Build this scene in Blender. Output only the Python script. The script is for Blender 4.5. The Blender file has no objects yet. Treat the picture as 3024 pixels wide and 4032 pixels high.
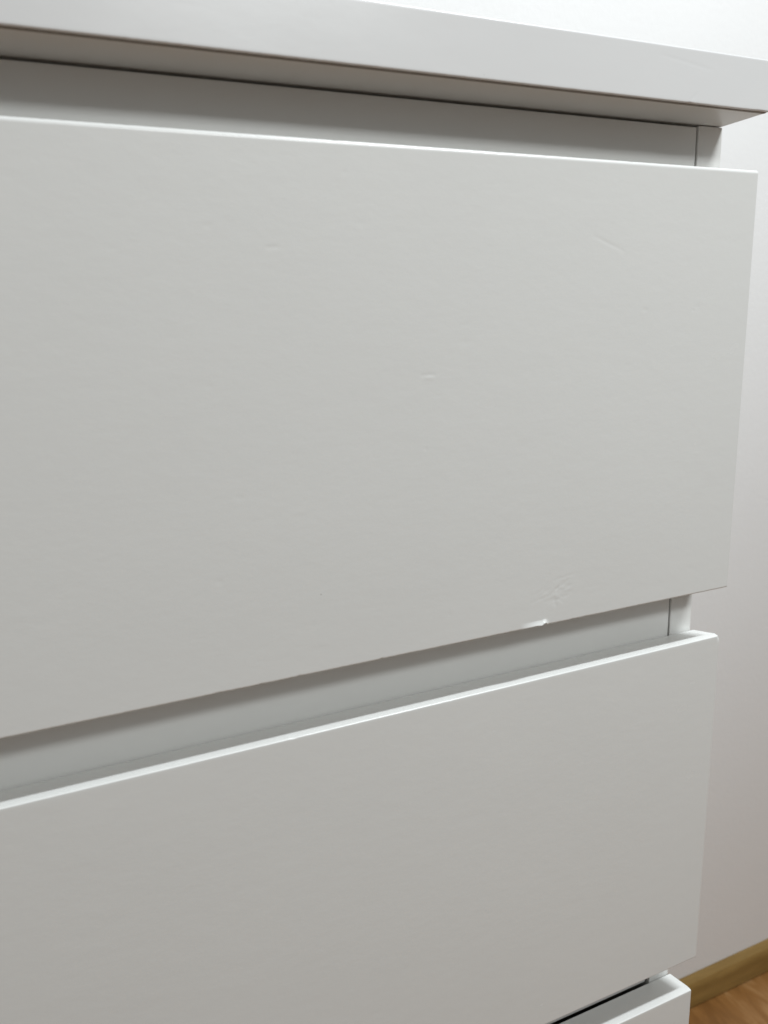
import bpy, math, random
import numpy as np
from mathutils import Matrix, Vector

random.seed(4)
S = bpy.context.scene
COL = S.collection
ZF = 1.1315                      # height of the top drawer's upper edge above the floor

# ------------------------------------------------------------------ camera
RX = (0.91511313, -0.40209136, -0.02984119)      # image right
RY = (-0.11813494, -0.19662532, -0.97333582)     # image down
RZ = (0.38550239, 0.89423768, -0.22743546)       # view direction
cam = bpy.data.cameras.new('camera')
cam.sensor_fit = 'VERTICAL'
cam.sensor_height = 36.0
cam.lens = 36.0 * 3028.0 / 4032.0
cam.clip_start = 0.01
cam.clip_end = 50
cam.dof.use_dof = True
cam.dof.focus_distance = 0.40
cam.dof.aperture_fstop = 14.0
camo = bpy.data.objects.new('camera', cam)
COL.objects.link(camo)
camo.matrix_world = Matrix(((RX[0], -RY[0], -RZ[0], -0.3095),
                            (RX[1], -RY[1], -RZ[1], -0.27627),
                            (RX[2], -RY[2], -RZ[2], -0.06713 + ZF),
                            (0, 0, 0, 1)))
S.camera = camo

# ------------------------------------------------------------------ world, lamps, exposure
w = bpy.data.worlds.new('World')
S.world = w
w.use_nodes = True
w.node_tree.nodes['Background'].inputs['Color'].default_value = (1.0, 0.985, 0.96, 1)
w.node_tree.nodes['Background'].inputs['Strength'].default_value = 0.25


def area(name, loc, target, sx, sy, power, color):
    l = bpy.data.lights.new(name, 'AREA')
    l.shape = 'RECTANGLE'
    l.size, l.size_y = sx, sy
    l.energy = power
    l.color = color
    o = bpy.data.objects.new(name, l)
    COL.objects.link(o)
    o.location = loc
    d = Vector(target) - Vector(loc)
    o.rotation_euler = d.to_track_quat('-Z', 'Y').to_euler()
    return o


area('ceiling_lamp', (0.42, -0.36, ZF + 1.22), (0.42, -0.36, 0), 0.40, 0.08, 25.5, (0.92, 0.975, 1.0))
area('room_lamp', (0.05, -0.90, ZF + 0.55), (-0.1, 0.0, ZF - 0.10), 0.45, 0.12, 4.8, (0.94, 0.985, 0.99))

S.view_settings.view_transform = 'Standard'
S.view_settings.look = 'None'
S.view_settings.exposure = 0.0
S.view_settings.gamma = 1.0


# ------------------------------------------------------------------ materials
def mat(name):
    m = bpy.data.materials.new(name)
    m.use_nodes = True
    nt = m.node_tree
    return m, nt, nt.nodes, nt.links, nt.nodes['Principled BSDF']


def coords(N, L, scale):
    tc = N.new('ShaderNodeTexCoord')
    mp = N.new('ShaderNodeMapping')
    mp.inputs['Scale'].default_value = scale
    L.new(tc.outputs['Object'], mp.inputs['Vector'])
    return mp.outputs['Vector']


def noise(N, L, vec, scale, detail=3, rough=0.5, dist=0.0):
    n = N.new('ShaderNodeTexNoise')
    n.inputs['Scale'].default_value = scale
    n.inputs['Detail'].default_value = detail
    n.inputs['Roughness'].default_value = rough
    n.inputs['Distortion'].default_value = dist
    L.new(vec, n.inputs['Vector'])
    return n.outputs['Fac']


def ramp(N, L, fac, stops):
    r = N.new('ShaderNodeValToRGB')
    el = r.color_ramp.elements
    while len(el) < len(stops):
        el.new(0.5)
    for e, (p, c) in zip(el, stops):
        e.position = p
        e.color = (*c, 1)
    L.new(fac, r.inputs['Fac'])
    return r.outputs['Color']


def lacquer(name, base, rough, peel=0.00007, tint=0.02):
    m, nt, N, L, P = mat(name)
    v = coords(N, L, (1.0, 1.0, 1.7))            # orange peel, drawn out sideways
    n1 = noise(N, L, v, 75, 5, 0.6)
    n2 = noise(N, L, v, 260, 2, 0.5)
    ad = N.new('ShaderNodeMath'); ad.operation = 'MULTIPLY_ADD'
    L.new(n2, ad.inputs[0]); ad.inputs[1].default_value = 0.22
    L.new(n1, ad.inputs[2])
    b = N.new('ShaderNodeBump')
    b.inputs['Strength'].default_value = 1.0
    b.inputs['Distance'].default_value = peel
    L.new(ad.outputs[0], b.inputs['Height'])
    L.new(b.outputs['Normal'], P.inputs['Normal'])
    v2 = coords(N, L, (1, 1, 1.6))
    n3 = noise(N, L, v2, 9, 4, 0.6)
    lo = tuple(c * (1 - tint) for c in base)
    col = ramp(N, L, n3, [(0.3, lo), (0.7, base)])
    vo = N.new('ShaderNodeTexVoronoi')
    vo.inputs['Scale'].default_value = 55
    L.new(coords(N, L, (1, 1, 1)), vo.inputs['Vector'])
    sp = N.new('ShaderNodeMath'); sp.operation = 'LESS_THAN'; sp.inputs[1].default_value = 0.020
    L.new(vo.outputs['Distance'], sp.inputs[0])
    wn = N.new('ShaderNodeSeparateColor'); L.new(vo.outputs['Color'], wn.inputs['Color'])
    gt = N.new('ShaderNodeMath'); gt.operation = 'GREATER_THAN'; gt.inputs[1].default_value = 0.90
    L.new(wn.outputs['Red'], gt.inputs[0])
    mu = N.new('ShaderNodeMath'); mu.operation = 'MULTIPLY'
    L.new(sp.outputs[0], mu.inputs[0]); L.new(gt.outputs[0], mu.inputs[1])
    m2 = N.new('ShaderNodeMath'); m2.operation = 'MULTIPLY'; m2.inputs[1].default_value = 0.45
    L.new(mu.outputs[0], m2.inputs[0])
    mx = N.new('ShaderNodeMix'); mx.data_type = 'RGBA'
    L.new(m2.outputs[0], mx.inputs[0]); L.new(col, mx.inputs[6])
    mx.inputs[7].default_value = (0.22, 0.20, 0.17, 1)
    L.new(mx.outputs[2], P.inputs['Base Color'])
    n4 = noise(N, L, v2, 30, 3, 0.6)
    mr = N.new('ShaderNodeMapRange')
    mr.inputs['To Min'].default_value = rough - 0.05
    mr.inputs['To Max'].default_value = rough + 0.07
    L.new(n4, mr.inputs['Value'])
    L.new(mr.outputs['Result'], P.inputs['Roughness'])
    P.inputs['IOR'].default_value = 1.45
    return m


M_front = lacquer('drawer_lacquer', (0.74, 0.745, 0.73), 0.24)
M_top = lacquer('top_lacquer', (0.735, 0.74, 0.742), 0.24, 0.00003)
M_foil = lacquer('carcass_foil', (0.73, 0.73, 0.71), 0.30, 0.000015)

M_core, nt, N, L, P = mat('board_core')
v = coords(N, L, (1, 1, 1))
L.new(ramp(N, L, noise(N, L, v, 900, 4, 0.7), [(0.3, (0.22, 0.205, 0.185)), (0.7, (0.36, 0.34, 0.31))]), P.inputs['Base Color'])
P.inputs['Roughness'].default_value = 0.9

M_wall, nt, N, L, P = mat('wall_paint')
v = coords(N, L, (1, 1, 1))
L.new(ramp(N, L, noise(N, L, v, 3, 4, 0.6), [(0.3, (0.82, 0.82, 0.82)), (0.7, (0.84, 0.84, 0.84))]), P.inputs['Base Color'])
P.inputs['Roughness'].default_value = 0.75
b = N.new('ShaderNodeBump'); b.inputs['Strength'].default_value = 0.45; b.inputs['Distance'].default_value = 0.0006
L.new(noise(N, L, v, 140, 4, 0.6), b.inputs['Height'])
L.new(b.outputs['Normal'], P.inputs['Normal'])


def wood(name, stops, scale, stretch, rough, dist=1.2):
    m, nt, N, L, P = mat(name)
    v = coords(N, L, stretch)
    n = noise(N, L, v, scale, 6, 0.62, dist)
    L.new(ramp(N, L, n, stops), P.inputs['Base Color'])
    P.inputs['Roughness'].default_value = rough
    b = N.new('ShaderNodeBump'); b.inputs['Strength'].default_value = 0.3; b.inputs['Distance'].default_value = 0.0004
    L.new(n, b.inputs['Height'])
    L.new(b.outputs['Normal'], P.inputs['Normal'])
    return m


M_floor = wood('floor_wood', [(0.30, (0.19, 0.082, 0.020)), (0.52, (0.29, 0.135, 0.038)), (0.72, (0.46, 0.26, 0.11))],
               7.0, (3.2, 0.8, 1), 0.42)
M_skirt = wood('skirting_wood', [(0.3, (0.23, 0.138, 0.038)), (0.7, (0.35, 0.22, 0.070))], 8.0, (0.8, 6, 6), 0.45)


# ------------------------------------------------------------------ mesh helpers
def mesh_obj(name, verts, faces, m, parent=None, smooth=True, angle=35):
    me = bpy.data.meshes.new(name)
    me.from_pydata(verts, [], faces)
    me.update()
    if smooth:
        me.shade_smooth()
        me.set_sharp_from_angle(angle=math.radians(angle))
    me.materials.append(m)
    o = bpy.data.objects.new(name, me)
    COL.objects.link(o)
    if parent is not None:
        o.parent = parent
    return o


def offset(prof, d):
    """move a closed (y, z) outline inwards by d"""
    n = len(prof)
    a = np.array(prof, float)
    area2 = np.sum(a[:, 0] * np.roll(a[:, 1], -1) - np.roll(a[:, 0], -1) * a[:, 1])
    sgn = 1.0 if area2 > 0 else -1.0
    e = np.roll(a, -1, 0) - a
    ln = np.maximum(np.linalg.norm(e, axis=1, keepdims=True), 1e-9)
    e = e / ln
    nrm = sgn * np.stack([-e[:, 1], e[:, 0]], 1)
    prev = np.roll(nrm, 1, 0)
    bis = nrm + prev
    k = 2.0 / np.maximum(np.sum(bis * bis, 1, keepdims=True), 0.2)
    return a + bis * k * d


def extrude(name, prof, xs, m, parent, r=0.0006, disp=None, angle=17):
    """closed (y, z) outline swept along the stations xs, with softened ends"""
    a = np.array(prof, float)
    n = len(a)
    rings = []
    x0, x1 = xs[0], xs[-1]
    seq = [(x0, offset(a, r)), (x0 + 0.3 * r, offset(a, 0.3 * r))]
    seq += [(x, a) for x in ([x0 + r] + [x for x in xs if x0 + 1.5 * r < x < x1 - 1.5 * r] + [x1 - r])]
    seq += [(x1 - 0.3 * r, offset(a, 0.3 * r)), (x1, offset(a, r))]
    V = np.concatenate([np.column_stack([np.full(n, x), p]) for x, p in seq])
    if disp is not None:
        V = disp(V)
    faces = []
    for i in range(len(seq) - 1):
        b0, b1 = i * n, (i + 1) * n
        for j in range(n):
            k = (j + 1) % n
            faces.append((b0 + j, b0 + k, b1 + k, b1 + j))
    faces.append(tuple(range(n))[::-1])
    last = (len(seq) - 1) * n
    faces.append(tuple(range(last, last + n)))
    o = mesh_obj(name, V.tolist(), faces, m, parent, True, angle)
    # outward normals whichever way the outline runs
    ar = np.sum(a[:, 0] * np.roll(a[:, 1], -1) - np.roll(a[:, 0], -1) * a[:, 1])
    if ar < 0:
        o.data.flip_normals()
    return o


def arc(cy, cz, r, a0, a1, k=5):
    return [(cy + r * math.cos(math.radians(a0 + (a1 - a0) * i / k)),
             cz + r * math.sin(math.radians(a0 + (a1 - a0) * i / k))) for i in range(k + 1)]


def rounded_rect(y0, y1, z0, z1, r=0.0006, k=7):
    return (arc(y0 + r, z0 + r, r, 180, 270, k) + arc(y1 - r, z0 + r, r, 270, 360, k)
            + arc(y1 - r, z1 - r, r, 0, 90, k) + arc(y0 + r, z1 - r, r, 90, 180, k))


# ------------------------------------------------------------------ sizes (metres)
W = 0.80                 # dresser width: right end at x = 0
DEPTH = 0.478            # carcass back, just short of the wall at y = 0.48
RAIL = 0.0213            # recessed plane of rails and side panel edges
SIDE = 0.0150            # thickness of the side panels
H = 0.2006               # drawer height
G0 = 0.0230              # gap under the top
TOPT = 0.0207            # top thickness
TOPY = -0.0048           # the top stands a little proud
LIP = 0.0031
DROP = 0.0032
# upper edge z (from the top drawer's), front y, thickness
# ... and height, sideways play
ROWS = [(0.0, 0.0, 0.0200, 0.2006, 0.0013), (-0.2278, 0.0022, 0.0184, 0.2016, 0.0010), (-0.4533, 0.0034, 0.0174, 0.2006, 0.0006),
        (-0.6800, 0.0020, 0.0185, 0.2006, 0.0), (-0.9065, 0.0020, 0.0185, 0.2006, 0.0)]

# ------------------------------------------------------------------ setting
def box(name, x0, x1, y0, y1, z0, z1, m, parent=None):
    v = [(x, y, z) for x in (x0, x1) for y in (y0, y1) for z in (z0, z1)]
    f = [(0, 1, 3, 2), (4, 6, 7, 5), (0, 4, 5, 1), (2, 3, 7, 6), (0, 2, 6, 4), (1, 5, 7, 3)]
    return mesh_obj(name, v, f, m, parent, False)


floor = box('floor', -4, 4, -4, 0.60, -0.05, 0.0, M_floor)
floor['kind'] = 'structure'
floor['label'] = 'brown wooden floor with pale grain'
wall = box('wall', -4, 4, 0.48, 0.60, 0.002, 2.7, M_wall)
wall['kind'] = 'structure'
wall['label'] = 'plain white painted wall behind the dresser'
sk = [(0.4795, 0.0025), (0.4795, 0.0530), (0.4770, 0.0528)] + [(0.4735, 0.0500), (0.4700, 0.0455), (0.4680, 0.0400), (0.4672, 0.0350), (0.4670, 0.030), (0.4670, 0.0025)]
skirt = extrude('skirting_board', sk, [-4, 4], M_skirt, wall, 0.0005)

# ------------------------------------------------------------------ dresser
dresser = bpy.data.objects.new('dresser', None)
COL.objects.link(dresser)
dresser['label'] = 'white chest of drawers with handleless fronts, chipped and dented, against the white wall'
dresser['category'] = 'chest of drawers'


def Z(p):
    return [(y, z + ZF) for y, z in p]


# top: body plus the band glued on its front
top = extrude('top_panel', Z(rounded_rect(TOPY + 0.0012, DEPTH, G0, G0 + TOPT, 0.0005)), [-W, 0], M_foil, dresser, 0.0005)


# ---- relief on the fronts
def seg_dist(X, Zc, a, b):
    ax, az = a; bx, bz = b
    dx, dz = bx - ax, bz - az
    l2 = dx * dx + dz * dz
    t = np.clip(((X - ax) * dx + (Zc - az) * dz) / l2, 0, 1)
    px, pz = ax + t * dx, az + t * dz
    return np.hypot(X - px, Zc - pz), t


def crease(X, Zc, a, b, wd, depth):
    d, t = seg_dist(X, Zc, a, b)
    taper = np.sqrt(np.clip(4 * t * (1 - t), 0, 1)) * 0.85 + 0.15
    return -depth * taper * np.exp(-(d / wd) ** 2)


def lines(xs0, xs1, step):
    n = int(round((xs1 - xs0) / step))
    return [xs0 + (xs1 - xs0) * i / n for i in range(n + 1)]


def front_profile(z_top, y0, th, zs, H):
    """outline of a drawer front: softened upper lip, flat lip, bevel falling back"""
    r, rb = (0.0017 if z_top == 0 else 0.0006), 0.0008
    p = []
    p += arc(y0 + rb, z_top - H + rb, rb, 270, 180, 7)                 # lower front edge
    p += [(y0, z) for z in zs]
    p += arc(y0 + r, z_top - r, r, 180, 90, 9)                        # upper front edge
    p += [(y0 + LIP, z_top), (y0 + th - 0.0006, z_top - DROP), (y0 + th, z_top - DROP - 0.0006)]
    p += [(y0 + th, z_top - H + 0.0006), (y0 + th - 0.0006, z_top - H)]
    return Z(p)


rng = np.random.default_rng(7)


def wobble(x, seed, scale, n=24):
    r = np.random.default_rng(seed)
    out = np.zeros_like(x)
    for i in range(n):
        k = 2 * math.pi * r.uniform(20, 420)
        out += r.normal() / math.sqrt(n) * np.sin(k * x + r.uniform(0, 6.28))
    return out * scale


def top_drawer_relief(V):
    X, Y, Zc = V[:, 0].copy(), V[:, 1].copy(), V[:, 2] - ZF
    face = np.clip((0.004 - Y) / 0.004, 0, 1)          # 1 on the front, fading into the board
    h = np.zeros(len(V))
    # broad unevenness of the sprayed board
    h += 0.00002 * np.sin(41 * X + 1.0) * np.sin(57 * Zc + 0.4)
    # the crumpled patch above the lower edge
    C = (-0.1055, -0.1868)
    spokes = [((-0.1200, -0.1885), (-0.1085, -0.1862), .0005, 5.5e-5), ((-0.1175, -0.1850), (-0.1115, -0.1822), .0005, 5e-5),
              ((-0.1160, -0.1862), (-0.1095, -0.1832), .0006, 6e-5), ((-0.1085, -0.1858), (-0.1030, -0.1822), .0005, 6e-5),
              ((-0.1075, -0.1860), (-0.0975, -0.1838), .0005, 5e-5), ((-0.1060, -0.1866), (-0.0962, -0.1862), .0005, 5e-5),
              ((-0.1100, -0.1905), (-0.1058, -0.1872), .0006, 6e-5), ((-0.1130, -0.1895), (-0.1075, -0.1880), .0005, 4e-5),
              ((-0.1040, -0.1878), (-0.0985, -0.1880), .0006, 5e-5), ((-0.1030, -0.1830), (-0.0985, -0.1800), .0004, 4e-5),
              ((-0.1080, -0.1798), (-0.0960, -0.1780), .0004, 5e-5), ((-0.1112, -0.1783), (-0.1092, -0.1757), .0005, 4e-5),
              ((-0.1010, -0.1845), (-0.0968, -0.1830), .0004, 4e-5), ((-0.1075, -0.1915), (-0.1045, -0.1885), .0004, 4e-5)]
    for a, b, wd, dp in spokes:
        h += crease(X, Zc, a, b, wd, dp * 0.85)
    rs = np.random.default_rng(31)
    for q in range(22):
        an = rs.uniform(-1.0, 1.6)
        r0, ln = rs.uniform(0.0008, 0.0070) * rs.choice([-1, 1]), rs.uniform(0.0015, 0.0045)
        ca, sa = math.cos(an), math.sin(an) * 0.8
        oz = rs.uniform(-0.0025, 0.0035)
        a = (C[0] + r0 * ca, C[1] + r0 * sa + oz)
        h += crease(X, Zc, a, (a[0] + ln * ca, a[1] + ln * sa), .00035, rs.uniform(3e-5, 8e-5))
    h += 4e-5 * np.exp(-(((X - C[0]) / .0016) ** 2 + ((Zc - C[1]) / .0011) ** 2))
    h += 3e-5 * np.exp(-(((X + 0.1128) / .0020) ** 2 + ((Zc + 0.1852) / .0013) ** 2))
    # separate dents and scratches
    h += crease(X, Zc, (-0.0915, -0.0300), (-0.0735, -0.0366), .0006, 5e-5)
    h += crease(X, Zc, (-0.1728, -0.0841), (-0.1660, -0.0842), .0005, 7e-5)
    h += 6e-5 * np.exp(-(((X + 0.1691) / .0018) ** 2 + ((Zc + 0.0853) / .0008) ** 2))
    h += crease(X, Zc, (-0.2325, -0.0370), (-0.2275, -0.0366), .0005, 6.5e-5)
    for cx, cz, sx, sz, d in [(-0.0613, -0.0609, .0014, .0007, 6e-5), (-0.0309, -0.0600, .0016, .0007, 5e-5), (-0.0330, -0.0616, .0007, .0005, 7e-5),
                              (-0.1611, -0.1864, .0008, .0010, 5e-5), (-0.1710, -0.1136, .0005, .0008, 7e-5), (-0.1529, -0.0722, .0022, .0012, 4e-5),
                              (-0.2520, -0.0300, .0016, .0008, 4e-5), (-0.2580, -0.1560, .0014, .0010, 5e-5), (-0.2480, -0.1250, .0018, .0007, 4e-5),
                              (-0.2230, -0.1290, .0010, .0007, 4e-5), (-0.2560, -0.0840, .0012, .0008, 4e-5), (-0.0700, -0.0850, .0018, .0010, 3e-5),
                              (-0.2020, -0.0110, .0006, .0006, 5e-5), (-0.1960, -0.0280, .0022, .0009, 4e-5), (-0.2840, -0.0380, .0020, .0008, 3e-5)]:
        h -= 0.8 * d * np.exp(-(((X - cx) / sx) ** 2 + ((Zc - cz) / sz) ** 2))
    # many faint sideways blemishes, as on a foil that has been cleaned for years
    r = np.random.default_rng(11)
    near = face > 0.5
    for i in range(150):
        cx, cz = r.uniform(-0.36, 0.0), r.uniform(-0.2, -0.002)
        sx, sz = r.uniform(.0014, .0042), r.uniform(.0005, .0011)
        amp = r.normal() * 0.7e-5
        sel = near & (abs(X - cx) < 4 * sx) & (abs(Zc - cz) < 4 * sz)
        if sel.any():
            h[sel] += amp * np.exp(-(((X[sel] - cx) / sx) ** 2 + ((Zc[sel] - cz) / sz) ** 2))
    # lower edge: chip with the foil lifted outwards, small nicks, a worn line
    e = np.exp(-((Zc + 0.2006) / .0022) ** 2)
    lift = np.where(X < -0.1122, np.clip((X + 0.1248) / .0126, 0, 1) ** 0.8, np.exp(-((X + 0.1122) / .0015) ** 2))
    h += -0.0010 * 0.0 + lift * 0.0014 * np.clip((-Zc - 0.1976) / .0030, 0, 1) ** 1.4
    V[:, 1] = Y - h * face
    upm = np.clip((Zc + 0.0016) / .0016, 0, 1) * np.clip((0.0030 - Y) / 0.003, 0, 1)
    V[:, 2] -= upm * (np.abs(wobble(X, 9, 0.00007)) + 0.00025 * np.exp(-((X + 0.205) / .0009) ** 2) + 0.0002 * np.exp(-((X + 0.071) / .0006) ** 2)
                      + 0.0002 * np.exp(-((X + 0.137) / .0012) ** 2))
    edge = Zc < -0.1965
    notch = np.zeros(len(V))
    notch += 0.0011 * np.exp(-(np.abs(X + 0.1118) / .0012) ** 4)
    notch += 0.00045 * np.exp(-((X + 0.1165) / .0045) ** 2)
    for cx, d, s in [(-0.2292, .00035, .0010), (-0.1934, .00045, .0007), (-0.2620, .00025, .0020), (-0.1810, .00012, .0030),
                     (-0.0960, .00022, .0011), (-0.0880, .00012, .0020), (-0.2450, .00018, .0013), (-0.1370, .00014, .0015)]:
        notch += d * np.exp(-((X - cx) / s) ** 2)
    notch += np.abs(wobble(X, 3, 0.00007)) * (Y < 0.003)
    fall = np.clip((-Zc - 0.1965) / .0041, 0, 1) * np.clip((0.006 - Y) / 0.006, 0, 1)
    V[:, 2] += np.where(edge, notch * fall, 0)
    return V


def lower_drawer_relief(V):
    X, Y, Zc = V[:, 0].copy(), V[:, 1].copy(), V[:, 2] - ZF
    face = np.clip((0.0058 - Y) / 0.004, 0, 1)
    h = 0.00002 * np.sin(37 * X + 0.3) * np.sin(49 * Zc + 1.1)
    r = np.random.default_rng(23)
    near = face > 0.5
    for i in range(60):
        cx, cz = r.uniform(-0.36, 0.0), r.uniform(-0.428, -0.230)
        sx, sz = r.uniform(.0016, .0045), r.uniform(.0006, .0012)
        amp = r.normal() * 0.8e-5
        sel = near & (abs(X - cx) < 4 * sx) & (abs(Zc - cz) < 4 * sz)
        if sel.any():
            h[sel] += amp * np.exp(-(((X[sel] - cx) / sx) ** 2 + ((Zc[sel] - cz) / sz) ** 2))
    V[:, 1] = Y - h * face
    up = np.clip((Zc + 0.2300) / .0025, 0, 1) * np.clip((0.0045 - Y) / 0.003, 0, 1)
    nick = 0.00045 * np.exp(-((X + 0.2326) / .0008) ** 2) + 0.0002 * np.exp(-((X + 0.16) / .0006) ** 2)
    nick += np.abs(wobble(X, 13, 0.00006))
    V[:, 2] -= nick * up
    # knocked upper right corner
    d = np.sqrt(((X - 0.001) / .0012) ** 2 + ((Zc + 0.2283) / .0014) ** 2)
    k = np.exp(-d ** 2) * np.clip((0.006 - Y) / 0.003, 0, 1)
    V[:, 0] -= 0.0003 * k
    V[:, 1] += 0.0007 * k
    V[:, 2] -= 0.0004 * k
    return V


fine_x = [-W, -0.60, -0.45] + lines(-0.372, 0.0, 0.0006)
mid_x = [-W, -0.60, -0.45] + lines(-0.372, -0.006, 0.0012) + lines(-0.0055, 0.0, 0.0003)


def face_z(zt, step, H):
    a, b = zt - H + 0.0012, zt - 0.0020
    n = int(round((b - a) / step))
    zs = [a + (b - a) * i / n for i in range(n + 1)]
    if step < 0.001:                       # finer rows where the lower edge is chipped
        zs = [a + 0.0002 * i for i in range(25)] + [z for z in zs if z > a + 0.0050]
    return zs


for i, (zt, y0, th, H, dx) in enumerate(ROWS):
    if i == 0:
        o = extrude('drawer', front_profile(zt, y0, th, face_z(zt, 0.0006, H), H), [x + dx for x in fine_x], M_front, dresser, 0.0003, top_drawer_relief)
        o['label'] = 'uppermost drawer with the chipped lower edge and crumpled patch'
    elif i == 1:
        o = extrude('drawer', front_profile(zt, y0, th, face_z(zt, 0.0012, H), H), [x + dx for x in mid_x], M_front, dresser, 0.0003, lower_drawer_relief)
        o['label'] = 'second drawer from the top with bright upper lip'
    else:
        o = extrude('drawer', front_profile(zt, y0, th, face_z(zt, 0.2, H), H), [-W + dx, dx], M_front, dresser, 0.0003)


# top's front band with scratches
def band_relief(V):
    X, Y, Zc = V[:, 0].copy(), V[:, 1].copy(), V[:, 2] - ZF
    face = (Y < TOPY + 0.0006)
    h = crease(X, Zc, (-0.0640, 0.0398), (-0.0338, 0.0364), .0004, 3e-5)
    h += crease(X, Zc, (-0.0470, 0.0233), (-0.0425, 0.0275), .0004, 6e-5)
    h += crease(X, Zc, (-0.2580, 0.0348), (-0.2480, 0.0345), .0005, 0.8e-5)
    h += 0.000015 * np.sin(60 * X)
    V[:, 1] = Y - h * face
    low = np.clip((G0 + 0.0015 - Zc) / 0.0015, 0, 1)
    V[:, 2] += low * (np.abs(wobble(X, 5, 0.00006)) + 0.0003 * np.exp(-((X + 0.0465) / .0008) ** 2)
                      + 0.0002 * np.exp(-((X + 0.006) / .004) ** 2))
    return V


zs = lines(G0 + 0.0012, G0 + TOPT - 0.0012, 0.0006)
bp = (arc(TOPY + 0.0005, G0 + 0.0005, 0.0005, 270, 180, 7) + [(TOPY, z) for z in zs]
      + arc(TOPY + 0.0006, G0 + TOPT - 0.0006, 0.0006, 180, 90, 8) + [(TOPY + 0.0011, G0 + TOPT), (TOPY + 0.0011, G0)])
band = extrude('edge_band', Z(bp), fine_x, M_top, top, 0.0004, band_relief)
# bare board and glue line left open between the band and the foil below
core = box('core_strip', -W + 0.0006, -0.0006, TOPY + 0.0014, TOPY + 0.0030, ZF + G0 - 0.00012, ZF + G0 + 0.001, M_core, top)

# carcass
for x0 in (-W, -SIDE):
    extrude('side_panel', rounded_rect(RAIL, DEPTH, 0.012, ZF + G0 - 0.0004, 0.0006), [x0, x0 + SIDE], M_foil, dresser, 0.0006)
tops = [G0 - 0.0013] + [r[0] + 0.0 for r in ROWS[1:]]
for i, (zt, y0, th, H, dx) in enumerate(ROWS):
    up = ZF + (G0 - 0.0013 if i == 0 else ROWS[i - 1][0] - 0.2006 + 0.012)
    dn = ZF + (zt - 0.0050 if i == 2 else zt - 0.030)
    ry = RAIL + (0.0022 if i >= 2 else 0.0)
    extrude('rail', rounded_rect(ry, ry + 0.018, dn, up, 0.0005), [-W + SIDE + 0.0012, -SIDE - 0.0012], M_foil, dresser, 0.0005)
box('back_panel', -W + SIDE + 0.0004, -SIDE - 0.0004, DEPTH - 0.006, DEPTH - 0.002, 0.03, ZF + G0 - 0.002, M_foil, dresser)
extrude('plinth', rounded_rect(RAIL + 0.002, RAIL + 0.020, 0.0, 0.022, 0.0006), [-W + 0.001, -0.001], M_foil, dresser, 0.0006)
